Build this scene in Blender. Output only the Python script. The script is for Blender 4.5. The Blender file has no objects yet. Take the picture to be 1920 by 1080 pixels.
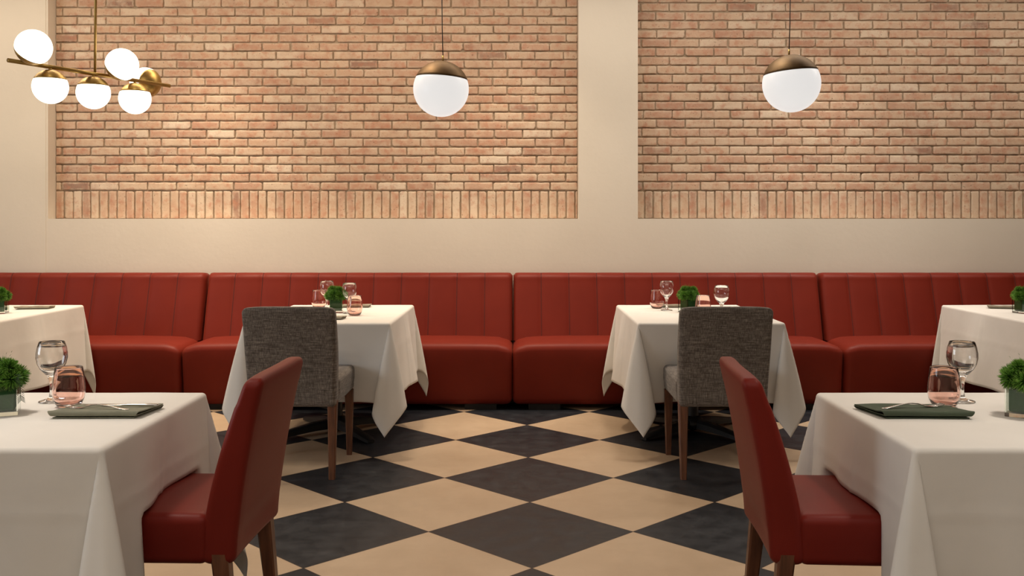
import bpy, bmesh, math, random
from mathutils import Vector, Matrix, noise
PI = math.pi
R = math.radians
S = bpy.context.scene
COL = S.collection
random.seed(7)

# ------------------------------------------------------------------ camera
HEYE, F, CX, CY = 1.291, 1815.0, 975.0, 418.0
cam_d = bpy.data.cameras.new('camera'); cam = bpy.data.objects.new('camera', cam_d); COL.objects.link(cam)
cam.location = (0, 0, HEYE); cam.rotation_euler = (R(90), 0, 0)
cam_d.sensor_width = 36; cam_d.lens = F / 1920 * 36
cam_d.shift_x = -(CX - 960) / 1920; cam_d.shift_y = (CY - 540) / 1920
cam_d.clip_start = 0.05; cam_d.clip_end = 60
S.camera = cam
# ------------------------------------------------------------------ world, lights, exposure
w = bpy.data.worlds.new('world'); S.world = w; w.use_nodes = True
w.node_tree.nodes['Background'].inputs[0].default_value = (1, .9, .8, 1)
w.node_tree.nodes['Background'].inputs[1].default_value = 0.05
S.view_settings.view_transform = 'Standard'; S.view_settings.look = 'None'
S.view_settings.gamma = 1; S.view_settings.use_curve_mapping = False
S.view_settings.exposure = 0.06

def area(name, loc, size, power, color, target=None, shape='DISK', spread=180, sy=None):
    l = bpy.data.lights.new(name, 'AREA'); l.shape = shape; l.size = size
    if sy: l.size_y = sy
    l.energy = power; l.color = color; l.spread = R(spread)
    o = bpy.data.objects.new(name, l); COL.objects.link(o); o.location = loc
    if target:
        d = Vector(target) - Vector(loc); o.rotation_euler = d.to_track_quat('-Z', 'Y').to_euler()
    return o
WARM = (1, .82, .62); MID = (1, .90, .78); COOL = (1, .94, .88); DAY = (.80, .90, 1)
CEIL = 3.4
# added unseen strips to light the back wall evenly, warm at the left
area('fill_strip', (-2.9, 6.45, CEIL - .03), 5.4, 56, WARM, shape='RECTANGLE', sy=.25)
area('fill_strip', (2.4, 6.45, CEIL - .03), 5.2, 48, MID, shape='RECTANGLE', sy=.25)
# downlights over the tables
for x, c, p in ((-3.3, WARM, 11), (-1.1, WARM, 11), (1.1, MID, 8), (3.3, MID, 7)):
    area('downlight', (x, 6.0, CEIL - .03), .3, p, c, spread=110)
for x, c, p in ((-2.35, WARM, 10), (-.05, WARM, 7), (2.25, MID, 6)):
    area('downlight', (x, 6.80, CEIL - .03), .25, p, c, spread=75)  # extra lamps between the tables, added to brighten seats and backrests
for x, c, p in ((-2.0, MID, 11), (2.0, MID, 10)):
    area('downlight', (x, 2.8, CEIL - .03), .35, p, c, spread=85)
# daylight from a window on the left side, and an added soft fill above the viewer
area('daylight', (-6.3, 2.6, 1.7), 2.6, 74, DAY, target=(0, 4.0, .9), shape='RECTANGLE', sy=1.8)
area('room_fill', (0, .2, CEIL - .05), 5, 60, (1, .92, .82), shape='RECTANGLE', sy=2)

# ------------------------------------------------------------------ helpers
def setp(o, label=None, cat=None, group=None, kind=None):
    if label: o['label'] = label
    if cat: o['category'] = cat
    if group: o['group'] = group
    if kind: o['kind'] = kind
    return o

def empty(name, loc=(0, 0, 0), rz=0, **k):
    o = bpy.data.objects.new(name, None); COL.objects.link(o); o.empty_display_size = .05
    o.location = loc; o.rotation_euler = (0, 0, rz); return setp(o, **k)

def copy_tree(o, parent=None):
    c = o.copy(); COL.objects.link(c)
    if parent: c.parent = parent
    for ch in [x for x in COL.objects if x.parent == o]: copy_tree(ch, c)
    return c

class MB:
    def __init__(s): s.v = []; s.f = []; s.c = None
    def add(s, vs, fs):
        n = len(s.v); s.v += [tuple(v) for v in vs]; s.f += [tuple(i + n for i in f) for f in fs]; return s
    def box(s, x0, x1, y0, y1, z0, z1):
        return s.add([(x, y, z) for z in (z0, z1) for y in (y0, y1) for x in (x0, x1)],
                     [(0, 2, 3, 1), (4, 5, 7, 6), (0, 1, 5, 4), (2, 6, 7, 3), (0, 4, 6, 2), (1, 3, 7, 5)])
    def rbox(s, size, r, loc=(0, 0, 0), n=(8, 8, 8), fn=None):
        """box with rounded edges, gridded; fn deforms (x,y,z)->(x,y,z) about its centre"""
        hx = [a / 2 for a in size]; r = min(r, min(hx) * .999)
        def ax(h, k):
            inner = h - r
            L = [-h, -inner - r * .62, -inner - r * .28]
            M = [-inner + 2 * inner * i / k for i in range(k + 1)]
            return L + M + [-a for a in reversed(L)]
        A = [ax(hx[i], n[i]) for i in range(3)]
        idx = {}; vs = []; fs = []
        def vert(p):
            key = tuple(round(c, 6) for c in p)
            if key in idx: return idx[key]
            inn = [max(-(hx[i] - r), min(hx[i] - r, p[i])) for i in range(3)]
            d = Vector([p[i] - inn[i] for i in range(3)])
            q = Vector(inn) + (d.normalized() * r if d.length > 1e-9 else Vector((0, 0, 0)))
            if fn: q = Vector(fn(q.x, q.y, q.z))
            vs.append(tuple(q + Vector(loc))); idx[key] = len(vs) - 1; return idx[key]
        for a in range(3):
            b, c = (a + 1) % 3, (a + 2) % 3
            for sg in (-1, 1):
                for i in range(len(A[b]) - 1):
                    for j in range(len(A[c]) - 1):
                        q = []
                        for (u, v) in ((i, j), (i + 1, j), (i + 1, j + 1), (i, j + 1)):
                            p = [0, 0, 0]; p[a] = sg * hx[a]; p[b] = A[b][u]; p[c] = A[c][v]; q.append(vert(p))
                        fs.append(q if sg > 0 else q[::-1])
        return s.add(vs, fs)
    def lathe(s, prof, seg=48, loc=(0, 0, 0), closed=False, rot=None):
        vs = []; fs = []; n = len(prof)
        for k in range(seg):
            a = 2 * PI * k / seg
            for (r, z) in prof: vs.append(Vector((r * math.cos(a), r * math.sin(a), z)))
        for k in range(seg):
            k2 = (k + 1) % seg
            for i in range(n - 1): fs.append((k * n + i, k2 * n + i, k2 * n + i + 1, k * n + i + 1))
            if closed: fs.append((k * n + n - 1, k2 * n + n - 1, k2 * n, k * n))
        if rot: vs = [rot @ v for v in vs]
        return s.add([v + Vector(loc) for v in vs], fs)
    def loft(s, rings, cap=True):
        n = len(rings[0]); vs = [p for r_ in rings for p in r_]; fs = []
        for i in range(len(rings) - 1):
            for k in range(n):
                k2 = (k + 1) % n; fs.append((i * n + k, i * n + k2, (i + 1) * n + k2, (i + 1) * n + k))
        if cap: fs.append(tuple(reversed(range(n)))); fs.append(tuple((len(rings) - 1) * n + k for k in range(n)))
        return s.add(vs, fs)
    def tube(s, pts, rad, seg=10, cap=True):
        rings = []
        for i, p in enumerate(pts):
            p = Vector(p); a = Vector(pts[max(i - 1, 0)]); b = Vector(pts[min(i + 1, len(pts) - 1)])
            t = (b - a).normalized(); u = t.cross(Vector((0, 0, 1)) if abs(t.z) < .9 else Vector((1, 0, 0))).normalized(); v = t.cross(u)
            rr = rad[i] if isinstance(rad, (list, tuple)) else rad
            rings.append([p + (u * math.cos(2 * PI * k / seg) + v * math.sin(2 * PI * k / seg)) * rr for k in range(seg)])
        return s.loft(rings, cap)
    def build(s, name, mat, parent=None, smooth=True, fix=True, **k):
        me = bpy.data.meshes.new(name); me.from_pydata(s.v, [], s.f); me.update()
        if fix:
            bm = bmesh.new(); bm.from_mesh(me)
            bmesh.ops.remove_doubles(bm, verts=bm.verts, dist=1e-6)
            bmesh.ops.recalc_face_normals(bm, faces=bm.faces); bm.to_mesh(me); bm.free()
        if smooth == True:
            for p in me.polygons: p.use_smooth = True
        elif smooth == 'angle':
            for p in me.polygons: p.use_smooth = True
            bm = bmesh.new(); bm.from_mesh(me)
            for e in bm.edges:
                if len(e.link_faces) == 2 and e.calc_face_angle(0) > R(38): e.smooth = False
            bm.to_mesh(me); bm.free()
        me.materials.append(mat)
        o = bpy.data.objects.new(name, me); COL.objects.link(o)
        if parent: o.parent = parent
        return setp(o, **k)

def sstep(a, b, x):
    t = max(0, min(1, (x - a) / (b - a))); return t * t * (3 - 2 * t)
def lerp(a, b, t): return a + (b - a) * t

# ------------------------------------------------------------------ materials
class NT:
    def __init__(s, name):
        s.m = bpy.data.materials.new(name); s.m.use_nodes = True; s.t = s.m.node_tree
        s.b = s.t.nodes['Principled BSDF']; s.out = s.t.nodes['Material Output']
    def n(s, typ, **kw):
        nd = s.t.nodes.new(typ)
        for k, v in kw.items():
            if k.startswith('_'): setattr(nd, k[1:], v)
        return nd
    def l(s, a, b): s.t.links.new(a, b)
    def set(s, **kw):
        names = dict(color='Base Color', rough='Roughness', metal='Metallic', trans='Transmission Weight', ior='IOR', sheen='Sheen Weight', spec='Specular IOR Level', coat='Coat Weight', coatr='Coat Roughness', sheenr='Sheen Roughness', emis='Emission Strength', ecol='Emission Color')
        for k, v in kw.items():
            if k in ('color', 'ecol') and len(v) == 3: v = (*v, 1)
            s.b.inputs[names[k]].default_value = v
        return s
    def coord(s, scale=(1, 1, 1), kind='Object'):
        tc = s.n('ShaderNodeTexCoord'); mp = s.n('ShaderNodeMapping'); s.l(tc.outputs[kind], mp.inputs[0]); mp.inputs['Scale'].default_value = scale
        return mp.outputs[0]
    def noise(s, vec, scale, detail=4, rough=.55):
        nd = s.n('ShaderNodeTexNoise'); nd.inputs['Scale'].default_value = scale; nd.inputs['Detail'].default_value = detail; nd.inputs['Roughness'].default_value = rough
        s.l(vec, nd.inputs['Vector']); return nd.outputs[0]
    def ramp(s, fac, stops):
        r_ = s.n('ShaderNodeValToRGB'); s.l(fac, r_.inputs[0]); e = r_.color_ramp.elements
        while len(e) < len(stops): e.new(.5)
        for i, (p, c) in enumerate(stops): e[i].position = p; e[i].color = (*c, 1) if len(c) == 3 else c
        return r_.outputs[0]
    def mix(s, fac, a, b, mode='MIX'):
        m = s.n('ShaderNodeMix'); m.data_type = 'RGBA'; m.blend_type = mode
        for i, v in ((0, fac), (6, a), (7, b)):
            if isinstance(v, bpy.types.NodeSocket): s.l(v, m.inputs[i])
            else: m.inputs[i].default_value = (*v, 1) if isinstance(v, tuple) and len(v) == 3 else v
        return m.outputs[2]
    def math(s, op, a, b=0.0):
        m = s.n('ShaderNodeMath'); m.operation = op
        for i, v in ((0, a), (1, b)):
            if isinstance(v, bpy.types.NodeSocket): s.l(v, m.inputs[i])
            else: m.inputs[i].default_value = v
        return m.outputs[0]
    def bump(s, h, strength, dist=.002):
        b = s.n('ShaderNodeBump'); b.inputs['Strength'].default_value = strength; b.inputs['Distance'].default_value = dist
        s.l(h, b.inputs['Height']); s.l(b.outputs[0], s.b.inputs['Normal']); return b

def m_plaster():
    t = NT('cream_plaster'); v = t.coord()
    c = t.ramp(t.noise(v, .8, 5), [(.3, (.68, .615, .515)), (.7, (.76, .695, .59))])
    t.l(c, t.b.inputs['Base Color']); t.set(rough=.75, spec=.25)
    t.bump(t.noise(v, 26, 6), .25, .004); return t.m
def m_brick():
    t = NT('reclaimed_brick'); v = t.coord()
    at = t.n('ShaderNodeAttribute', _attribute_name='tone')
    sp = t.n('ShaderNodeSeparateColor'); t.l(at.outputs['Color'], sp.inputs[0])
    base = t.ramp(sp.outputs[0], [(0, (.31, .19, .14)), (.16, (.46, .265, .18)), (.4, (.56, .345, .235)), (.6, (.60, .415, .285)), (.82, (.64, .48, .345)), (1, (.72, .59, .455))])
    n1 = t.noise(v, 9, 6, .62)
    wash = t.ramp(n1, [(.40, (0, 0, 0)), (.62, (1, 1, 1))])
    c = t.mix(t.math('MULTIPLY', wash, t.math('ADD', t.math('MULTIPLY', sp.outputs[1], .55), .15)), base, (.70, .56, .42))
    rim = t.math('MULTIPLY', sp.outputs[2], t.ramp(t.noise(v, 24, 5, .65), [(.36, (0, 0, 0)), (.60, (1, 1, 1))]))
    c = t.mix(t.math('MULTIPLY', rim, .8), c, (.66, .54, .41))
    n2 = t.noise(v, 17, 5, .6)
    n4 = t.noise(v, 5.5, 4, .6)
    c = t.mix(t.math('MULTIPLY', t.ramp(n4, [(.50, (0, 0, 0)), (.68, (1, 1, 1))]), .45), c, (.44, .235, .16))
    c = t.mix(t.math('MULTIPLY', t.ramp(n2, [(.50, (0, 0, 0)), (.68, (1, 1, 1))]), .6), c, (.50, .22, .135))
    n3 = t.noise(v, 75, 3, .6)
    pits = t.ramp(n3, [(.27, (1, 1, 1)), (.36, (0, 0, 0))])
    c = t.mix(t.math('MULTIPLY', pits, .7), c, (.16, .09, .06))
    t.l(c, t.b.inputs['Base Color']); t.set(rough=.9, spec=.15)
    hh = t.math('SUBTRACT', t.math('ADD', t.math('MULTIPLY', n2, .7), t.math('MULTIPLY', t.noise(v, 90, 4), .35)), t.math('MULTIPLY', pits, .5))
    t.bump(hh, .8, .006); return t.m
def m_mortar():
    t = NT('sandy_mortar'); v = t.coord()
    c = t.ramp(t.noise(v, 14, 5), [(.3, (.32, .24, .16)), (.7, (.46, .36, .26))]); t.l(c, t.b.inputs['Base Color'])
    t.set(rough=.95, spec=.1); t.bump(t.noise(v, 120, 3), .6, .004); return t.m
def m_floor():
    t = NT('checker_floor_tile'); tc = t.n('ShaderNodeTexCoord'); sx = t.n('ShaderNodeSeparateXYZ'); t.l(tc.outputs['Object'], sx.inputs[0])
    D = .4275
    i = t.math('DIVIDE', t.math('SUBTRACT', sx.outputs[0], .045), D)
    j = t.math('DIVIDE', t.math('SUBTRACT', 6.1845, sx.outputs[1]), D)
    u = t.math('MULTIPLY', t.math('ADD', i, j), .5); vv = t.math('MULTIPLY', t.math('SUBTRACT', i, j), .5)
    fu, fv = t.math('FLOOR', u), t.math('FLOOR', vv)
    par = t.math('PINGPONG', t.math('ADD', fu, fv), 1)
    # grout lines
    du = t.math('PINGPONG', u, .5); dv = t.math('PINGPONG', vv, .5)
    g = t.math('LESS_THAN', t.math('MINIMUM', du, dv), .0042)
    v = t.coord()
    wn = t.n('ShaderNodeTexWhiteNoise'); cb = t.n('ShaderNodeCombineXYZ'); t.l(fu, cb.inputs[0]); t.l(fv, cb.inputs[1]); t.l(cb.outputs[0], wn.inputs['Vector'])
    na = t.noise(v, 2.2, 6, .6); nb = t.noise(v, 11, 5, .6)
    cream = t.ramp(na, [(.3, (.47, .345, .23)), (.7, (.56, .425, .295))])
    cream = t.mix(t.math('MULTIPLY', wn.outputs[0], .25), cream, (.48, .34, .21))
    black = t.ramp(nb, [(.3, (.012, .0135, .017)), (.62, (.020, .022, .027)), (.8, (.042, .045, .052))])
    c = t.mix(par, cream, black)
    c = t.mix(g, c, (.035, .022, .018)); t.l(c, t.b.inputs['Base Color'])
    rr = t.ramp(nb, [(.3, (.34, .34, .34)), (.7, (.50, .50, .50))]); t.l(rr, t.b.inputs['Roughness']); t.set(spec=.35)
    t.bump(t.math('SUBTRACT', t.math('MULTIPLY', nb, .25), g), .25, .002); return t.m
def m_fabric_red(name, c1, c2, rough=.55):
    t = NT(name); v = t.coord()
    c = t.ramp(t.noise(v, 3, 4), [(.3, c1), (.7, c2)]); t.l(c, t.b.inputs['Base Color'])
    t.set(rough=rough, spec=.16, sheen=.05, sheenr=.5); t.b.inputs['Sheen Tint'].default_value = (1, .35, .25, 1)
    t.bump(t.noise(v, 420, 2), .25, .0008); return t.m
def m_grey_weave():
    t = NT('grey_woven_fabric')
    a = t.noise(t.coord((230, 230, 16)), 1, 3, .7); b = t.noise(t.coord((16, 16, 230)), 1, 3, .7)
    s_ = t.math('MULTIPLY', t.math('ADD', a, b), .5)
    c = t.ramp(s_, [(.34, (.050, .041, .034)), (.48, (.120, .101, .086)), (.60, (.225, .195, .168)), (.68, (.38, .335, .29))])
    t.l(c, t.b.inputs['Base Color']); t.set(rough=.9, spec=.15, sheen=.2); t.bump(s_, .6, .0015); return t.m
def m_wood():
    t = NT('brown_wood'); v = t.coord((1, 1, .12))
    c = t.ramp(t.noise(v, 60, 4), [(.3, (.075, .026, .012)), (.7, (.17, .062, .027))]); t.l(c, t.b.inputs['Base Color']); t.set(rough=.38, spec=.5); return t.m
def m_cloth():
    t = NT('white_linen'); v = t.coord()
    c = t.ramp(t.noise(v, 2.5, 4), [(.3, (.74, .71, .66)), (.7, (.80, .77, .72))]); t.l(c, t.b.inputs['Base Color']); t.set(rough=.7, spec=.3, sheen=.1)
    t.bump(t.math('ADD', t.math('MULTIPLY', t.noise(v, 5, 3), 1.0), t.math('MULTIPLY', t.noise(v, 600, 2), .03)), .35, .012); return t.m
def m_simple(name, color, rough=.5, **k):
    t = NT(name); v = t.coord(); n_ = t.noise(v, 30, 3)
    c = t.ramp(n_, [(.3, tuple(x * .88 for x in color)), (.7, tuple(min(1, x * 1.1) for x in color))]); t.l(c, t.b.inputs['Base Color']); t.set(rough=rough, **k); return t.m
def m_glass(name, color):
    t = NT(name); t.set(color=color, rough=0.0, trans=1, ior=1.47); return t.m
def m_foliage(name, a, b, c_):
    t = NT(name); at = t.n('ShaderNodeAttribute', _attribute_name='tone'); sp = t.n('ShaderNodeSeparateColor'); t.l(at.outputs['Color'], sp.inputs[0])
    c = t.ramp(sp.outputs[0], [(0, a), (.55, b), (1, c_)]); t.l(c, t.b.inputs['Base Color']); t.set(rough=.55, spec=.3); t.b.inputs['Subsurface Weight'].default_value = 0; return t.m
def m_glow(name, col, e):
    t = NT(name); t.set(color=(.22, .215, .21), rough=.35, spec=.3, emis=e, ecol=col); return t.m

M = dict(plaster=m_plaster(), brick=m_brick(), mortar=m_mortar(), floor=m_floor(),
         bounce_cut=m_simple('bounce_cut_brown', (.13, .085, .06), .8),  # unseen right wall, made dark to cut the light it bounces back
         ceil=m_simple('ceiling_paint', (.72, .68, .62), .9),
         red=m_fabric_red('banquette_red_vinyl', (.150, .0145, .0070), (.178, .018, .0085), .48),
         redchair=m_fabric_red('chair_red_vinyl', (.150, .0125, .0075), (.180, .016, .0095), .45),
         seam=m_simple('seam_dark_red', (.05, .006, .004), .8),
         grey=m_grey_weave(), wood=m_wood(), linen=m_cloth(),
         black=m_simple('black_metal', (.010, .010, .011), .45), void=m_simple('dark_board', (.012, .008, .007), .8),
         tabletop=m_simple('tabletop_board', (.12, .07, .04), .6),
         brass=m_simple('brushed_brass', (.40, .265, .085), .40, metal=1), bronze=m_simple('bronze_cap', (.115, .072, .035), .55, metal=1),
         steel=m_simple('polished_steel', (.55, .54, .52), .20, metal=1),
         cord=m_simple('black_cord', (.012, .010, .009), .6),
         glow=m_glow('opal_glass_lit', (1, .90, .74), 2.6), opal=m_glow('opal_glass_soft', (1, .975, .95), .70),
         glass=m_glass('clear_glass', (1, 1, 1)), pink=m_glass('pink_glass', (1, .79, .73)), vase=m_glass('vase_glass', (.93, 1, .95)),
         nap_olive=m_simple('olive_napkin', (.20, .20, .145), .85), nap_green=m_simple('dark_green_napkin', (.055, .075, .045), .85), nap_beige=m_simple('stone_napkin', (.33, .29, .22), .85),
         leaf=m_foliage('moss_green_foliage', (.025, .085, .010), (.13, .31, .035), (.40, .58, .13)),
         wrap=m_simple('leaf_lining', (.030, .095, .030), .9, spec=.05), stem=m_simple('stem_brown', (.10, .07, .035), .7),
         fern=m_simple('fern_green', (.015, .05, .012), .5))

# ------------------------------------------------------------------ setting
YW, YB = 7.35, 7.468          # plaster face, brick face
ZP = 1.323                    # bottom of the brick panels
XL0, XL1, XR0, XR1 = -3.584, .445, .895, 4.95
XW, YF = 6.5, -2.6
MB().box(-XW, XW, YF, 7.7, -.1, 0).build('floor', M['floor'], smooth=False, kind='structure', label='diagonal checkerboard floor of cream and charcoal tiles')
MB().box(-XW, XW, YF, 7.7, CEIL, CEIL + .1).build('ceiling', M['ceil'], smooth=False, kind='structure', label='pale plain ceiling')
b = MB()
b.box(-XW, XW, YW, 7.7, 0, ZP); b.box(XL1, XR0, YW, 7.7, ZP, CEIL); b.box(XR1, XW, YW, 7.7, ZP, CEIL)
b.box(-XW, XL0, YW, 7.7, ZP, CEIL)
b.build('wall_back', M['plaster'], smooth=False, kind='structure', fix=False, label='cream plaster back wall with recessed brick panels')
MB().box(-XW, -3.60, YW - .004, YW, 0, CEIL).build('trim_1', M['plaster'], smooth=False, kind='structure', label='slightly raised plaster pier at the left of the brick panel')
MB().box(-XW - .1, -XW, YF, 7.7, 0, CEIL).build('wall_left', M['plaster'], smooth=False, kind='structure')
MB().box(XW, XW + .1, YF, 7.7, 0, CEIL).build('wall_right', M['bounce_cut'], smooth=False, kind='structure')
MB().box(-XW, XW, YF - .1, YF, 0, CEIL).build('wall_front', M['plaster'], smooth=False, kind='structure')

def brick_panel(x0, x1, pitch, blen, seed, label):
    rnd = random.Random(seed); b = MB(); tones = []
    def brick(xa, xb, za, zb, vert=False):
        if xb - xa < .012: return
        t0 = min(1, max(0, rnd.gauss(.56, .22))); t1 = rnd.random()
        cr = [rnd.uniform(.003, .009) if rnd.random() < .85 else rnd.uniform(.01, .022) for _ in range(4)]
        lim = min(xb - xa, zb - za) * .42; cr = [min(c, lim) for c in cr]
        pts = []
        for k, (px, pz, a0) in enumerate(((xb, zb, 0), (xa, zb, 90), (xa, za, 180), (xb, za, 270))):
            c = cr[k]; ox = px - c if px == xb else px + c; oz = pz - c if pz == zb else pz + c
            for q in range(4):
                a = R(a0 + 30 * q); pts.append((ox + c * math.cos(a), oz + c * math.sin(a)))
            # wobble points along the next side
            nx, nz = ((xa, zb), (xa, za), (xb, za), (xb, zb))[k]
            m = 5 if abs(nx - px) + abs(nz - pz) > .12 else 2
            for q in range(1, m + 1):
                f = q / (m + 1); w_ = rnd.uniform(-.0022, .0012)
                X_, Z_ = lerp(px, nx, f), lerp(pz, nz, f)
                if px == nx: X_ += w_ * (1 if px == xb else -1)
                else: Z_ += w_ * (1 if pz == zb else -1)
                pts.append((X_, Z_))
        cxm, czm = (xa + xb) / 2, (za + zb) / 2
        n = len(pts); dy = rnd.uniform(-.003, .003); base = len(b.v)
        rings = []
        for (ins, y) in ((0, YB + .02), (0, YB + .0065 + dy), (.003, YB + .0016 + dy), (.008, YB + dy), (.017, YB - .0006 + dy)):
            ring = []
            for (x, z) in pts:
                dx, dz = x - cxm, z - czm
                hx, hz = (xb - xa) / 2, (zb - za) / 2
                fi = min(ins, hx * .8, hz * .8); ring.append((cxm + dx * (1 - fi / hx), y, czm + dz * (1 - fi / hz)))
            rings.append(ring)
        vs = [p for r_ in rings for p in r_]; fs = []
        for i in range(4):
            for k in range(n): k2 = (k + 1) % n; fs.append((i * n + k, (i + 1) * n + k, (i + 1) * n + k2, i * n + k2))
        fs.append(tuple(4 * n + k for k in reversed(range(n))))
        b.add(vs, fs)
        for i in range(5): tones.extend([(t0, t1, (1, 1, 1, .75, 0)[i], 1)] * n)
    # soldier course
    sh = .214; x = x0 + .002
    while x < x1 - .01:
        wd = .0605 + rnd.uniform(-.004, .003); brick(x, min(x + wd, x1 - .002), ZP + .002, ZP + sh - rnd.uniform(.0, .004), True); x += .068
    z = ZP + sh + .008; row = 0
    while z < CEIL - .01:
        off = (0, .5)[row % 2] * (blen) + rnd.uniform(-.012, .012) - blen
        x = x0 + off + .05
        while x < x1:
            xa = x + rnd.uniform(-.002, .002); xb = x + blen - .0085 + rnd.uniform(-.003, .003)
            brick(max(xa, x0 + .002), min(xb, x1 - .002), z + rnd.uniform(-.001, .0015), min(z + pitch - .0085 + rnd.uniform(-.0015, .001), CEIL))
            x += blen
        z += pitch; row += 1
    o = b.build('wall_brick_panel', M['brick'], fix=False, smooth=False, kind='structure', label=label)
    at = o.data.color_attributes.new('tone', 'FLOAT_COLOR', 'POINT')
    at.data.foreach_set('color', [c for t in tones for c in t])
    mm = MB().box(x0, x1, YB + .013, 7.7, ZP, CEIL).build('mortar_bed', M['mortar'], smooth=False); mm.parent = o
    return o
brick_panel(XL0, XL1, .0672, .222, 3, 'left recessed panel of reclaimed brick above the banquettes')
brick_panel(XR0, XR1, .0690, .224, 5, 'right recessed panel of reclaimed brick beyond the plaster pillar')

# ------------------------------------------------------------------ banquettes
YBF = 6.64
def make_banquette(width):
    root = empty('banquette')
    g = .005; W = width - 2 * g
    # seat block, front at y=0, depth .62
    def sf(x, y, z):
        # crown of the cushion, slightly dished towards the ends; front leans in toward the floor
        u = abs(x) / (W / 2)
        if z > 0:
            z = z + .016 * (1 - u ** 6) * (1 - abs(y / .31) ** 4 * .6) - .006
            z -= .020 * sstep(.90, 1.0, u)
        if y < 0: y = y + .030 * sstep(.16, -.21, z)
        x = x + math.copysign(.004, x) * 0
        return x, y, z
    MB().rbox((W, .62, .425), .045, (0, .31, .035 + .2125), (40, 10, 8), sf).build('seat', M['red'], root)
    # channelled backrest
    N = 11; b = MB(); nx = N * 12; prof = []
    # profile (y,z, bulge weight), front bottom -> top -> rear
    for k in range(15):
        f = k / 14; prof.append((lerp(.43, .565, f), lerp(.43, .868, f), 1))
    for k in range(1, 9):
        a = PI * k / 16; prof.append((.565 + .05 * (1 - math.cos(a)) , .868 + .05 * math.sin(a), max(.25, 1 - k / 10)))
    prof += [(.66, .914, .1), (.685, .90, 0), (.69, .86, 0), (.69, .43, 0)]
    WB = W - .004; cols = []
    for i in range(nx + 1):
        x = -WB / 2 + WB * i / nx; t = (i % 12) / 12.0; s_ = math.sin(PI * t) ** .45 if 0 < t < 1 else 0
        e = min(x + WB / 2, WB / 2 - x); endr = sstep(0, .022, e) ** .6
        col_ = []
        for (y, z, wgt) in prof:
            bul = .018 * s_ * wgt
            yy = y - bul + (1 - endr) * .035 * (1 if wgt > 0 else 0); zz = z + bul * (.35 if z > .87 else 0) - (1 - endr) * .022 * sstep(.7, .9, z)
            col_.append((x, yy, zz))
        cols.append(col_)
    n = len(prof); vs = [p for c in cols for p in c]; fs = []
    for i in range(nx):
        for k in range(n - 1): fs.append((i * n + k, (i + 1) * n + k, (i + 1) * n + k + 1, i * n + k + 1))
    fs.append(tuple(range(n))); fs.append(tuple(reversed([nx * n + k for k in range(n)])))
    b.add(vs, fs); o = b.build('backrest', M['red'], root, fix=False)
    for k in range(1, N):
        x = -WB / 2 + WB * k / N
        MB().tube([(x, y - .0008, z) for (y, z, w_) in prof[:22]], .0022, 6).build('seam', M['seam'], o)
    for sx in (-1, 1):
        for fy in (.10, .52):
            MB().box(sx * (W / 2 - .22) - .11, sx * (W / 2 - .22) + .11, fy - .04, fy + .04, 0, .05).build('foot', M['void'], root, smooth=False)
    return root
BQ = [(-4.62, -2.335, 'red channelled banquette at the far left under the brass chandelier'),
      (-2.335, -.048, 'red channelled banquette behind the left grey chair and table'),
      (-.048, 2.222, 'red channelled banquette running behind the right grey chair and table'),
      (2.222, 4.52, 'red channelled banquette at the far right, darkest of the row')]
b0 = make_banquette(2.287)
for i, (xa, xb, lb) in enumerate(BQ):
    o = b0 if i == 0 else copy_tree(b0)
    o.location = ((xa + xb) / 2, YBF, 0); o['label'] = lb; o['category'] = 'banquette'; o['group'] = 'red banquettes along the back wall'

# ------------------------------------------------------------------ chairs (local: front = +y, rear foot of the backrest at y=0)
def make_chair(name, mat, wood, D=.56):
    root = empty(name)
    W = .465
    def rear(z):   # rear face of the backrest
        t = (z - .36) / .51; return -.078 * max(0, t) ** 1.5
    def thick(z):
        t = max(0, min(1, (z - .45) / .42)); return lerp(.098, .054, t ** 1.4)
    H = .515; zc = .36 + H / 2
    def bf(x, y, z):
        Z = zc + z; f = (y + .04) / .08
        th = thick(Z); ry = rear(Z)
        yy = ry + f * th
        wx = lerp(.962, 1.0, sstep(.36, .7, Z)); u = x / (W / 2)
        if Z > .80: Z -= .010 * abs(u) ** 5
        yy -= .012 * (1 - u * u) * sstep(.45, .8, Z) * .8
        if Z < .45: yy += .006 * (1 - u * u)
        return x * wx, yy, Z - zc
    MB().rbox((W, .08, H), .024, (0, 0, zc), (10, 3, 22), bf).build('backrest', mat, root)
    sd = D - .075
    def sf(x, y, z):
        u = x / (W / 2 - .006); v = y / (sd / 2)
        if z > 0: z += .010 * (1 - u * u) * (1 - v * v) + .004
        if z < 0 : x *= .985
        return x, y, z
    st = MB().rbox((W - .012, sd, .135), .026, (0, .075 + sd / 2, .3725 + .055), (10, 10, 4), sf).build('seat', mat, root)
    zz = .484
    for sx in (-1, 1): MB().tube([(sx * (W / 2 - .0105), .115, zz - .012), (sx * (W / 2 - .0105), D - .03, zz - .012)], .0022, 6).build('piping', mat, st)
    for sx in (-1, 1):
        # rear leg: splayed backwards
        def leg(x, yt, yb, zt, wt, wb, xo):
            rings = []
            for k in range(7):
                f = k / 6; z = lerp(0, zt, f); w_ = lerp(wb, wt, f) / 2; y = lerp(yb, yt, f); xx = x + xo * (1 - f); c = w_ * .25
                rings.append([(xx + a, y + bb, z) for a, bb in ((w_, w_ - c), (w_ - c, w_), (-w_ + c, w_), (-w_, w_ - c), (-w_, -w_ + c), (-w_ + c, -w_), (w_ - c, -w_), (w_, -w_ + c))])
            MB().loft(rings).build('leg', wood, root, smooth='angle')
        leg(sx * .200, .045, .005, .392, .048, .030, sx * .004)
        leg(sx * .200, D - .040, D - .036, .365, .046, .028, 0)
    return root
gc = make_chair('dining_chair', M['grey'], M['wood'])
gc.location = (-1.151, 4.872, 0)
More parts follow.
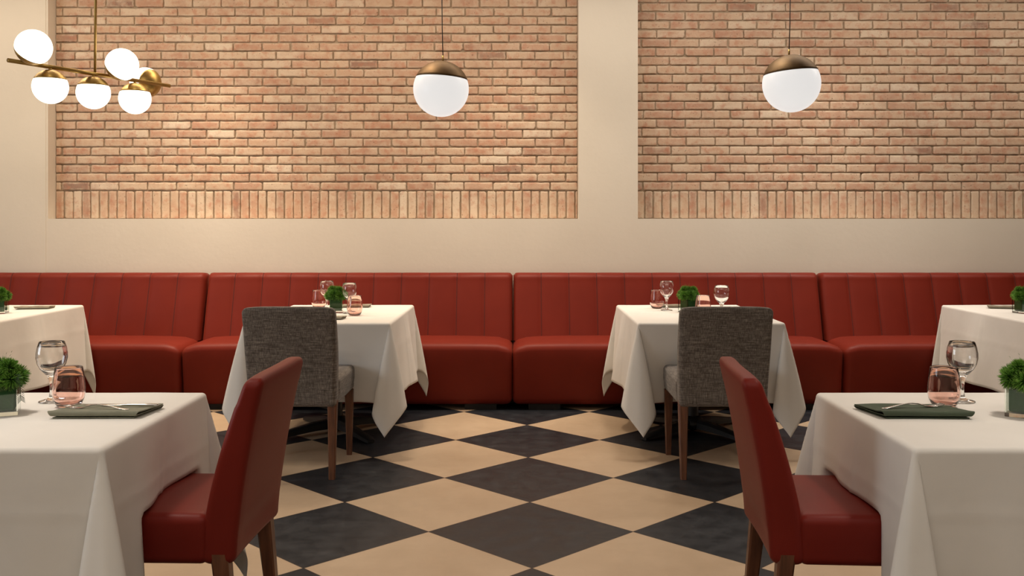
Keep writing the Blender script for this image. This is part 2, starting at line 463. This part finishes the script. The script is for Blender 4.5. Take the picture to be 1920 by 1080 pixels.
setp(gc, 'left one of the two grey woven fabric dining chairs, in front of a white tablecloth', 'chair', 'grey dining chairs facing the banquettes')
g2 = copy_tree(gc); g2.location = (1.027, 4.872, 0); g2['label'] = 'right one of the two grey woven fabric dining chairs, partly hidden by a red chair'
g2.rotation_euler = (0, 0, 0)
rc = make_chair('dining_chair', M['redchair'], M['wood'])
rc.location = (-.767, 2.845, 0); rc.rotation_euler = (0, 0, R(90 - 1.5))
setp(rc, 'red upholstered dining chair pulled up to the near left table', 'chair', 'red dining chairs at the near tables')
r2 = copy_tree(rc); r2.location = (.693, 2.845, 0); r2.rotation_euler = (0, 0, R(-90 - 3.5)); r2['label'] = 'red upholstered dining chair pulled up to the near right table'

# ------------------------------------------------------------------ tables and cloths
TH = .73
def make_table(lx, ly):
    root = empty('pedestal_table')
    MB().rbox((lx - .012, ly - .012, .028), .006, (0, 0, TH - .006 - .014), (4, 4, 1)).build('tabletop', M['tabletop'], root)
    MB().lathe([(0, .05), (.038, .05), (.036, .10), (.034, .66), (.10, .68), (.16, .695), (0, .696)], 32).build('column', M['black'], root)
    MB().lathe([(0, .0), (.07, .03), (.075, .055), (.06, .085), (.04, .10), (0, .10)], 32).build('hub', M['black'], root)
    for k in range(4):
        a = R(45 + 90 * k) if False else R(38 + 90 * k); rings = []
        for (r_, z, hw, hh) in ((.04, .055, .035, .028), (.16, .050, .032, .024), (.30, .034, .030, .018), (.40, .022, .030, .014), (.43, .014, .022, .010)):
            c = Vector((math.cos(a), math.sin(a), 0)) * r_; n_ = Vector((-math.sin(a), math.cos(a), 0))
            rings.append([c + n_ * hw * q + Vector((0, 0, z + hh * p)) for q, p in ((1, -1), (1, .4), (.55, 1), (-.55, 1), (-1, .4), (-1, -1))])
        MB().loft(rings).build('foot', M['black'], root, smooth='angle')
    return root

def catmull(P, t):
    n = len(P) - 1; s_ = min(t * n, n - 1e-6); i = int(s_); f = s_ - i
    p = [P[max(0, min(n, k))] for k in (i - 1, i, i + 1, i + 2)]
    return tuple(.5 * ((2 * p[1][a]) + (-p[0][a] + p[2][a]) * f + (2 * p[0][a] - 5 * p[1][a] + 4 * p[2][a] - p[3][a]) * f * f + (-p[0][a] + 3 * p[1][a] - 3 * p[2][a] + p[3][a]) * f ** 3) for a in range(2))
LOOP_A = [(.07, 0), (.17, .06), (.24, .13), (.20, .22), (.10, .27), (-.02, .30), (-.14, .27), (-.20, .18), (-.13, .09), (-.03, .02), (0, .03)]
LOOP_B = [(.06, 0), (.13, .03), (.19, .10), (.22, .18), (.17, .235), (.09, .22), (.03, .15), (.02, .07), (0, .05)]

def make_cloth(cx, cy, lx, ly, L, label, loops, seats=(), flares=None, seed=0, step=.0165, rz=0):
    """loops: dict of corner (sx,sy) -> list of (side, front) tilts; seats: (side, s0, s1, ztop, reach)"""
    rnd = random.Random(seed); hx, hy = lx / 2, ly / 2; rc_ = .014
    flares = flares or {}
    ph = {k: (rnd.uniform(0, 6), rnd.uniform(0, 6), rnd.uniform(.7, 1.2)) for k in ('x+', 'x-', 'y+', 'y-')}
    def arc(d):
        if d < rc_ * PI / 2: return rc_ * math.sin(d / rc_), rc_ * (1 - math.cos(d / rc_)), 0
        return rc_, rc_, d - rc_ * PI / 2
    def sheet(side, s, d, half, ends):
        # returns (out, down, along-shift)
        o0, dn, rem = arc(d)
        p1, p2, am = ph[side]; g = rem / L
        wav = am * (.026 * math.sin(s * 9.5 + p1) + .012 * math.sin(s * 19 + p2)) * g
        fl = flares.get(side, .05); al = 0.0
        dl, dr = s + half, half - s      # distance from each end corner
        out = fl * rem + wav
        for dist, (o_e, a_e), sgn in ((dl, ends[0], 1), (dr, ends[1], -1)):
            w_ = 1 - sstep(0, .26, dist)
            out = lerp(out, o_e * rem, w_); al += a_e * rem * w_ * (-sgn)
        for q in (0,):
            out += .004 * math.exp(-((s - q) / .012) ** 2) * min(1, rem / .05)
        out += .002 * math.exp(-((d - .17) / .010) ** 2)
        tilt = out / rem if rem > 1e-5 else 0
        down = dn + rem * math.sqrt(max(.2, 1 - tilt * tilt))
        o_ = o0 + out
        for (sd, s0, s1, zt, ins) in seats:
            if sd != side: continue
            m = sstep(s0 - .035, s0 + .005, s) * (1 - sstep(s1 - .005, s1 + .035, s))
            ds = TH - zt
            if down > ds and m > 0:
                ex = down - ds
                lay_o = o_ - ex * ins[0] ; lay_d = ds + ex * ins[1] - .004
                o_ = lerp(o_, lay_o, m); down = lerp(down, lay_d, m)
        return o_, down, al
    nu = int(round((lx + 2 * L) / step)); nv = int(round((ly + 2 * L) / step))
    def us(h, n):   # sample positions with dense samples at the table edge
        base = [-(h + L) + 2 * (h + L) * i / n for i in range(n + 1)]
        ext = [s_ * (h + q) for s_ in (-1, 1) for q in (0, .006, .012, .018, .023)]
        base = [x for x in base if all(abs(x - e) > .004 for e in ext)] + ext
        return sorted(base)
    U, V = us(hx, nu), us(hy, nv); vs = []
    for v in V:
        for u in U:
            ox, oy = abs(u) - hx, abs(v) - hy; sx = 1 if u > 0 else -1; sy = 1 if v > 0 else -1
            if ox <= 0 and oy <= 0:
                z = .0012 * noise.noise(Vector((u * 6, v * 6, seed))) ; p = (u, v, z)
            elif oy <= 0:
                ends = []
                for e in (-1, 1):
                    lp = loops[(sx, e)]; ends.append((lp[0][0], lp[0][1]))
                o_, dn, al = sheet('x+' if sx > 0 else 'x-', v, ox, hy, ends)
                p = (sx * (hx + o_), v + al, -dn)
            elif ox <= 0:
                ends = []
                for e in (-1, 1):
                    lp = loops[(e, sy)]; ends.append((lp[-1][1], lp[-1][0]))
                o_, dn, al = sheet('y+' if sy > 0 else 'y-', u, oy, hx, ends)
                p = (u + al, sy * (hy + o_), -dn)
            else:
                r_ = math.hypot(ox, oy); th = math.atan2(oy, ox); lp = loops[(sx, sy)]
                a, f = catmull(lp, th / (PI / 2))
                oo, dn, rem = arc(r_); c = math.sqrt(max(.3, 1 - a * a - f * f))
                # gravity pulls the tail down: tilt eases with distance
                ez = 1 - .18 * (rem / (L * 1.4))
                p = (sx * (hx + oo * math.cos(th) + a * rem * ez), sy * (hy + oo * math.sin(th) + f * rem * ez), -dn - rem * c)
            vs.append((p[0], p[1], p[2] + .0015))
    n = len(U); fs = [(j * n + i, j * n + i + 1, (j + 1) * n + i + 1, (j + 1) * n + i) for j in range(len(V) - 1) for i in range(n - 1)]
    o = MB().add(vs, fs).build('tablecloth', M['linen'], fix=False)
    md = o.modifiers.new('thickness', 'SOLIDIFY'); md.thickness = .0012; md.offset = 1
    o.location = (cx, cy, TH); o.rotation_euler = (0, 0, rz)
    return setp(o, label, 'tablecloth', 'white tablecloths')

BX = .80; BD = 1.165; BYC = 5.42 + BD / 2       # banquette-side tables
NX = 1.16; ND = .77; NYC = 2.413 + ND / 2       # near tables
L = .455
tb = make_table(BX, BD)
bts = [(-1.136, 'square-edged pedestal table under white cloth behind the left grey chair'),
       (1.07, 'pedestal table under white cloth behind the right grey chair'),
       (-3.385, 'pedestal table under white cloth at the far left banquette'),
       (3.285, 'pedestal table under white cloth at the far right banquette')]
for i, (x, lb) in enumerate(bts):
    o = tb if i == 0 else copy_tree(tb)
    o.location = (x, BYC, 0); setp(o, lb, 'table', 'pedestal tables')
tn = make_table(NX, ND); tn.location = (-1.047 - NX / 2, NYC, 0); setp(tn, 'pedestal table under white cloth at the near left beside a red chair', 'table', 'pedestal tables')
t2 = copy_tree(tn); t2.location = (.989 + NX / 2, NYC, 0); t2['label'] = 'pedestal table under white cloth at the near right beside a red chair'
def mir(lp, s=1.0): return [(a * s, f * s) for a, f in lp]
def sw(lp): return [(f, a) for a, f in reversed(lp)]
A_, B_ = LOOP_A, LOOP_B
FS = {'y-': -.14, 'y+': .02, 'x+': .09, 'x-': .09}
make_cloth(-1.136, BYC, BX, BD, L, 'white tablecloth on the table behind the left grey chair, corner tail hanging low', {(1, -1): A_, (-1, -1): A_, (1, 1): [(a, f * .15) for a, f in B_], (-1, 1): [(a, f * .15) for a, f in B_]}, flares=FS, seed=1)
make_cloth(1.07, BYC, BX, BD, L, 'white tablecloth on the table behind the right grey chair, long pointed corner', {(1, -1): A_, (-1, -1): A_, (1, 1): [(a, f * .15) for a, f in B_], (-1, 1): [(a, f * .15) for a, f in B_]}, flares=FS, seed=2)
make_cloth(-3.385, BYC, BX, BD, L, 'white tablecloth on the far left table in front of the banquette', {(1, -1): A_, (-1, -1): A_, (1, 1): [(a * .8, f * .15) for a, f in B_], (-1, 1): [(a, f * .15) for a, f in B_]}, flares=FS, seed=3)
make_cloth(3.285, BYC, BX, BD, L, 'white tablecloth on the far right table in front of the banquette', {(1, -1): A_, (-1, -1): A_, (1, 1): [(a, f * .15) for a, f in B_], (-1, 1): [(a * .8, f * .15) for a, f in B_]}, flares=FS, seed=4)
SEATN = (-.225 + (2.845 - NYC), .225 + (2.845 - NYC), .507, (.75, 0.0))
NL = [(.05, .0), (.12, .05), (.22, .10), (.26, .19), (.17, .26), (.05, .25), (-.07, .22), (-.12, .14), (-.07, .07), (0, .05)]
make_cloth(-1.047 - NX / 2, NYC, NX, ND, .50, 'white tablecloth on the near left table, draped onto a red chair seat', {(1, -1): NL, (-1, -1): A_, (1, 1): B_, (-1, 1): B_}, seats=[('x+', *SEATN)], flares={'y-': .03, 'x+': .03}, seed=5, step=.013)
make_cloth(.989 + NX / 2, NYC, NX, ND, .50, 'white tablecloth on the near right table, draped onto a red chair seat', {(1, -1): A_, (-1, -1): NL, (1, 1): B_, (-1, 1): B_}, seats=[('x-', *SEATN)], flares={'y-': .03, 'x-': .03}, seed=6, step=.013)

# ------------------------------------------------------------------ tableware
ZT = TH + .0035
def at(px, py, z=ZT):
    Y = (HEYE - z) * F / (py - CY); return ((px - CX) * Y / F, Y)
def atY(px, Y): return ((px - CX) * Y / F, Y)
def make_wineglass():
    P = [(0, 0), (.036, 0), (.0385, .0015), (.037, .0035), (.026, .0065), (.012, .011), (.0075, .019), (.0055, .035), (.0055, .048), (.0075, .062), (.0115, .074), (.014, .082),
         (.022, .090), (.033, .102), (.0415, .118), (.0460, .137), (.0458, .152), (.0425, .170), (.0375, .186), (.0365, .1875), (.0355, .186),
         (.0405, .170), (.0438, .152), (.0440, .137), (.0395, .119), (.031, .104), (.020, .0935), (.010, .088), (0, .0865)]
    return MB().lathe(P, 56).build('wine_glass', M['glass'])
def make_tumbler():
    P = [(0, 0), (.026, 0), (.031, .002), (.0375, .009), (.0440, .024), (.0472, .042), (.0470, .058), (.0445, .082), (.0400, .116), (.0395, .1195), (.0385, .120), (.0378, .118),
         (.0425, .082), (.0448, .058), (.0450, .042), (.0420, .025), (.0355, .0125), (.028, .0085), (0, .008)]
    return MB().lathe(P, 56).build('tumbler', M['pink'])
wg, tm = make_wineglass(), make_tumbler()
WG = [(*at(97, 753), 'clear stemmed wine glass on the near left table'), (*at(1804, 753), 'clear stemmed wine glass on the near right table'),
      (*atY(613, 6.17), 'clear wine glass behind the plant on the table of the left grey chair'), (*atY(655, 5.97), 'clear wine glass right of the plant on the table of the left grey chair'),
      (*atY(1250, 6.17), 'clear wine glass left of the plant on the table of the right grey chair'), (*atY(1353, 5.73), 'clear wine glass right of the plant, above the right grey chair back')]
TM = [(*at(129, 762), 'pink stemless tumbler behind the napkin on the near left table'), (*at(1770, 762), 'pink stemless tumbler behind the napkin on the near right table'),
      (*atY(598, 6.31), 'pink tumbler left of the plant above the left grey chair'), (*atY(665, 5.83), 'pink tumbler right of the plant beside the left grey chair'),
      (*atY(1232, 6.31), 'pink tumbler left of the plant on the table of the right grey chair'), (*atY(1318, 5.85), 'pink tumbler right of the plant, half behind the right grey chair')]
for src, lst, cat, grp in ((wg, WG, 'glass', 'clear wine glasses'), (tm, TM, 'glass', 'pink tumblers')):
    for i, (x, y, lb) in enumerate(lst):
        o = src if i == 0 else src.copy()
        if i: COL.objects.link(o)
        o.location = (x, y, ZT); o['label'] = lb; o['category'] = cat; o['group'] = grp

def make_plant():
    rnd = random.Random(11); root = empty('potted_plant')
    a = .045; t = .0035; h = .088
    b = MB()
    def sq(hw, z): return [(hw, hw, z), (-hw, hw, z), (-hw, -hw, z), (hw, -hw, z)]
    vs = sq(a, 0) + sq(a, h) + sq(a - t, h) + sq(a - t, .011); fs = [(3, 2, 1, 0), (12, 13, 14, 15)]
    for k in range(3):
        for i in range(4): j = (i + 1) % 4; fs.append((k * 4 + i, k * 4 + j, k * 4 + 4 + j, k * 4 + 4 + i))
    b.add(vs, fs).build('vase', M['vase'], root, smooth=False)
    MB().rbox((.074, .074, .068), .008, (0, 0, .0465), (2, 2, 2)).build('leaf_lining', M['wrap'], root)
    b = MB(); tone = []
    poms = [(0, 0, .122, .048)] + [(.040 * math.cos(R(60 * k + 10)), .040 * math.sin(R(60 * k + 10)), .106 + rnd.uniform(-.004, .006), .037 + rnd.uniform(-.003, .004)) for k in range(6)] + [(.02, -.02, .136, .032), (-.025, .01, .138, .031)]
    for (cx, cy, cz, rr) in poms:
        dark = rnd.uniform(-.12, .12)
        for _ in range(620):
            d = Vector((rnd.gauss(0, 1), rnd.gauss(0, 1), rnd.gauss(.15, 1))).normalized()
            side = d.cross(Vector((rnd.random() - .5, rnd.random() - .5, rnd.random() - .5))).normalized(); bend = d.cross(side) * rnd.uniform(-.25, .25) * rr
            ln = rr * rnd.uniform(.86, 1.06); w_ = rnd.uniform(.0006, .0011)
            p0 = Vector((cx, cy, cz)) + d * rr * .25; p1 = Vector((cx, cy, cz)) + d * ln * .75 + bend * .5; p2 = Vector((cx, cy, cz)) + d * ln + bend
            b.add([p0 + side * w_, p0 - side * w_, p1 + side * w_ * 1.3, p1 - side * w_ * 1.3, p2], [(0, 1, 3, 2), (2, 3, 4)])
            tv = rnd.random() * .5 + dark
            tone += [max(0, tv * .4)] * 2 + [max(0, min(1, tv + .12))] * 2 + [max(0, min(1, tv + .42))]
    # a few loose sprigs with side needles
    for k in range(7):
        an = rnd.uniform(0, 2 * PI); el = rnd.uniform(.4, 1.2); d = Vector((math.cos(an) * math.cos(el), math.sin(an) * math.cos(el), math.sin(el))); c0 = Vector((0, 0, .11))
        for q in range(9):
            p = c0 + d * (.04 + .004 * q); s2 = d.orthogonal().normalized()
            s2.rotate(Matrix.Rotation(q * 2.1, 3, d)); e = p + (d + s2 * 1.2).normalized() * .009; wv = d.cross(s2) * .0006
            b.add([p + wv, p - wv, e], [(0, 1, 2)]); tone += [.3, .3, .75]
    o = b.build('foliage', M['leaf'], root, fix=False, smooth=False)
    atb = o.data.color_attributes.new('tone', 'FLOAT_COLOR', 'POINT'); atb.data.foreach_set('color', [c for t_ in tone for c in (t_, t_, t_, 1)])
    st = MB(); 
    for k in range(12):
        an = k * 2.4; rr = .012 + .018 * (k % 3) / 2
        st.tube([(rr * math.cos(an), rr * math.sin(an), .075), (1.2 * rr * math.cos(an), 1.2 * rr * math.sin(an), .115)], .0016, 5)
    st.build('stem', M['stem'], root)
    return root
pl = make_plant()
PL = [(*atY(1922, 2.80), 52, 'green moss-like plant in a square glass vase on the near right table'),
      (*atY(4, 2.83), 22, 'green moss-like plant with a drooping sprig in a glass vase on the near left table'),
      (*atY(630, 6.05), 8, 'small green plant in a glass vase on the table of the left grey chair'),
      (*atY(1291, 6.05), 30, 'small green plant in a glass vase on the table of the right grey chair'),
      (*atY(-2, 5.98), 12, 'small green plant in a glass vase on the far left table'),
      (*atY(1919, 6.0), 10, 'small green plant in a glass vase on the far right table')]
plants = []
for i, (x, y, a, lb) in enumerate(PL):
    o = pl if i == 0 else copy_tree(pl)
    o.location = (x, y, ZT); o.rotation_euler = (0, 0, R(a)); setp(o, lb, 'plant', 'green plants in glass vases'); plants.append(o)
# drooping fern sprig on the near left plant
def sprig(parent):
    b = MB(); pts = [Vector(p) for p in ((.045, -.01, .118), (.062, -.012, .120), (.076, -.014, .108), (.082, -.015, .086), (.084, -.016, .060), (.086, -.016, .045))]
    b.tube(pts, [.0012, .0011, .001, .0009, .0007, .0004], 5)
    for i in range(26):
        f = i / 25 * (len(pts) - 1.001); k = int(f); p = pts[k].lerp(pts[k + 1], f - k); d = (pts[k + 1] - pts[k]).normalized()
        for s_ in (-1, 1):
            sd = Vector((1, .3, 0)) * s_; sd = (sd - d * sd.dot(d)).normalized(); e = p + (sd + d * .9).normalized() * .016; wv = d * .0009
            b.add([p - wv, p + wv, p.lerp(e, .7) + wv, e, p.lerp(e, .7) - wv], [(0, 1, 2, 3, 4)])
    b.build('sprig', M['fern'], parent, fix=False, smooth=False, label='dark drooping fern sprig')
sp_parent = plants[1]; sprig(sp_parent)
for ch in COL.objects:
    if ch.parent == sp_parent and ch.name.startswith('sprig'): ch.rotation_euler = (0, 0, R(-22 - 6)); ch.location = (-.014, 0, 0)

# ------------------------------------------------------------------ napkins and cutlery
def make_napkin(mat, lx=.235, ly=.175, seed=0, skew=0.0):
    rnd = random.Random(seed); th = .0032
    h = ly / 2
    def ribbon(seg):  # centre line in (y,z)
        out = []
        for p in seg: out.append(Vector(p))
        return out
    def bend(y, z0, z1, sgn, n=5):
        c = (z0 + z1) / 2; r_ = abs(z1 - z0) / 2
        return [(y + sgn * r_ * math.cos(a), c + r_ * math.sin(a)) for a in [(-PI / 2 + PI * k / n) for k in range(n + 1)]]
    P = [(-h + .01, .0015)] + [(y, .0015) for y in (-.03, .03)] + bend(h - .006, .0015, .0075, 1) + [(.03, .0074), (-.03, .0074)] + bend(-h + .010, .0074, .0172, -1) + [(-.05, .0160), (0, .0138), (h - .05, .0122), (h - .012, .0118)]
    P = [Vector((p[0], p[1])) for p in P]; n = len(P); sides = []
    for s_ in (1, -1):
        for i in range(n):
            t = (P[min(i + 1, n - 1)] - P[max(i - 1, 0)]).normalized(); nn = Vector((-t.y, t.x)) * s_ * th / 2; sides.append(P[i] + nn)
    ring = sides[:n] + sides[n:][::-1]; nx = 24; rings = []
    for k in range(nx + 1):
        f = k / nx; x = -lx / 2 + lx * f; r_ = []
        for q in ring:
            y, z = q.x, q.y
            up = .0025 * noise.noise(Vector((x * 16, y * 18, seed))) + .0012
            sc = 1 - .03 * math.sin(f * PI)
            layer = z / .013
            xx = x + skew * y + (.010 * (f - .5) * 2 * (layer - .5))
            r_.append((xx, y * sc, max(.0003, z + up * layer * 1.3)))
        rings.append(r_)
    return MB().loft(rings).build('napkin', mat, smooth='angle')
def put(o, x, y, rz, z=ZT, **k):
    o.location = (x, y, z); o.rotation_euler = (0, 0, R(rz)); return setp(o, **k)
put(make_napkin(M['nap_olive'], .240, .165, 1, .16), -1.205, 2.832, 1, label='folded olive grey napkin under a fork and knife on the near left table', cat='napkin', group='folded napkins')
put(make_napkin(M['nap_green'], .245, .170, 2, -.22), 1.145, 2.830, -1, label='folded dark green napkin under a fork on the near right table', cat='napkin', group='folded napkins')
nb = make_napkin(M['nap_beige'], .20, .13, 3, .1)
x_, y_ = atY(1262, 6.42); put(nb, x_, y_, -8, label='folded stone coloured napkin behind the glasses on the table of the right grey chair', cat='napkin', group='folded napkins')
for (px, Y, rz, lb) in ((665, 6.42, 6, 'folded stone coloured napkin behind the plant on the table of the left grey chair'), (66, 6.30, 12, 'folded stone coloured napkin right of the plant on the far left table'), (1884, 6.33, -14, 'folded stone coloured napkin left of the plant on the far right table'),
                        (612, 5.62, 0, 'folded stone coloured napkin at the chair side of the table of the left grey chair')):
    o = nb.copy(); COL.objects.link(o); x_, y_ = atY(px, Y); o.location = (x_, y_, ZT); o.rotation_euler = (0, 0, R(rz)); o['label'] = lb

def ell(x, hw, hz, z, n=10): return [(x, hw * math.cos(2 * PI * k / n), z + hz * math.sin(2 * PI * k / n)) for k in range(n)]
def make_fork():
    b = MB()
    b.loft([ell(x, hw, hz, z) for x, hw, hz, z in ((-.098, .004, .0010, .0015), (-.090, .0080, .0014, .0018), (-.070, .0078, .0015, .0045), (-.040, .0052, .0016, .0095), (-.005, .0032, .0018, .0130), (.020, .0028, .0018, .0105), (.038, .0040, .0014, .0055), (.048, .0095, .0011, .0032), (.058, .0118, .0010, .0018), (.066, .0118, .0009, .0018))])
    for k in range(4):
        y = -.0098 + .00653 * k
        b.loft([[(x, y * q + a, z + c) for a, c in ((w_, -.0008), (w_, .0008), (-w_, .0008), (-w_, -.0008))] for x, q, w_, z in ((.064, 1, .0018, .0018), (.080, 1, .0014, .0028), (.096, .96, .0011, .0062), (.103, .94, .0006, .0088))])
    return b.build('fork', M['steel'])
def make_knife():
    b = MB()
    b.loft([ell(x, hw, hz, .004) for x, hw, hz in ((-.110, .003, .002), (-.104, .0075, .0034), (-.060, .0070, .0034), (-.020, .0055, .0034), (-.005, .0060, .0030), (.002, .0085, .0012), (.040, .0095, .0010), (.080, .0090, .0009), (.100, .0060, .0008), (.108, .0015, .0005))])
    return b.build('knife', M['steel'])
NZ = ZT + .0180
fk = make_fork()
put(fk, -1.225, 2.806, 180 - 9, NZ, label='steel fork lying on the olive napkin of the near left table', cat='fork', group='forks on the napkins')
f2 = fk.copy(); COL.objects.link(f2); put(f2, 1.145, 2.828, 13, NZ, label='steel fork lying on the dark green napkin of the near right table', cat='fork', group='forks on the napkins')
put(make_knife(), -1.175, 2.852, 180 + 1, NZ, label='steel knife beside the fork on the olive napkin', cat='knife')

# ------------------------------------------------------------------ lamps
def ball(root, c, r_, axis, capang, capmat, glowmat, kind='globe'):
    """opal globe with a metal cap; axis points from the globe centre to the middle of the cap"""
    rot = Vector((0, 0, 1)).rotation_difference(Vector(axis).normalized()).to_matrix(); a0 = R(capang)
    g = [(r_ * math.sin(a), r_ * math.cos(a)) for a in [a0 + (PI - a0) * k / 28 for k in range(29)]]
    g = [(g[0][0] * .6, g[0][1])] + g
    MB().lathe(g, 56, c, rot=rot).build(kind, glowmat, root)
    R2 = r_ * 1.012
    p = [(R2 * math.sin(a), R2 * math.cos(a)) for a in [a0 * k / 14 for k in range(15)]]
    p += [(p[-1][0] - .003, p[-1][1] - .001), (p[-1][0] - .004, p[-1][1] + .004)]
    return MB().lathe(p, 56, c, rot=rot).build('cap', capmat, root)
def pendant(px, py, Y, rpx, tilt, lb):
    x = (px - CX) * Y / F; z = HEYE + (CY - py) * Y / F; r_ = rpx * Y / F
    root = empty('pendant_lamp', (x, Y, 0), label=lb, cat='lamp', group='globe pendant lamps')
    ax = (math.sin(R(tilt)), 0, math.cos(R(tilt)))
    cp = ball(root, (0, 0, z), r_, ax, 68, M['bronze'], M['opal'])
    tx = ax[0] * r_
    MB().tube([(tx, 0, z + r_ * .995), (tx * .95, 0, z + r_ + .035)], .0055, 10).build('cord_grip', M['brass'], root)
    MB().tube([(tx, 0, z + r_ + .02), (tx * .6, 0, z + r_ + .2), (0, 0, CEIL - .02)], .0030, 8).build('cord', M['cord'], root)
    MB().lathe([(0, CEIL - .03), (.05, CEIL - .03), (.055, CEIL - .02), (.055, CEIL), (0, CEIL)], 32).build('ceiling_rose', M['bronze'], root)
    for s_ in (-1, 1):
        d = Vector((s_ * math.sin(R(14)), -.12, math.cos(R(14)))).normalized()
        MB().rbox((.006, .006, .006), .0028, (d.x * r_ * 1.014, d.y * r_ * 1.014, z + d.z * r_ * 1.014), (1, 1, 1)).build('screw', M['steel'], root)
pendant(827, 167, 6.0, 52, 4, 'bronze-capped opal globe pendant hanging left of the plaster pillar')
pendant(1484, 157, 5.9, 53.5, -5, 'bronze-capped opal globe pendant hanging right of the plaster pillar')

ch = empty('chandelier', (-2.443, 5.59, 0), label='brass bar chandelier carrying six lit opal globes at the left', cat='chandelier')
ZR = 2.15; RL = Vector((-2.703, 5.11, ZR)); RR = Vector((-2.197, 6.07, ZR)); O0 = Vector((-2.443, 5.59, 0))
MB().tube([RL - O0, RR - O0], .0115, 16).build('bar', M['brass'], ch)
MB().tube([RL.lerp(RR, .495) - O0, Vector((0, 0, CEIL - .02))], .0075, 14).build('stem', M['brass'], ch)
MB().lathe([(0, CEIL - .035), (.06, CEIL - .035), (.065, CEIL - .02), (.065, CEIL), (0, CEIL)], 32).build('ceiling_rose', M['brass'], ch)
per = Vector((.885, -.466, 0)); rg = .0935
for (s_, off) in ((.23, Vector((0, 0, -1))), (.485, Vector((0, 0, -1))), (.755, Vector((0, 0, -1))),
                  (.085, per * .72 + Vector((0, 0, .70))), (.60, per * .80 + Vector((0, 0, .58))), (.915, per * -.985 + Vector((0, 0, .15)))):
    base = RL.lerp(RR, s_) - O0; d = off.normalized(); c = base + d * (rg + .016)
    ball(ch, c, rg, -d, 65, M['brass'], M['glow'])
    MB().tube([base + d * .006, base + d * .022], .008, 12).build('neck', M['brass'], ch)
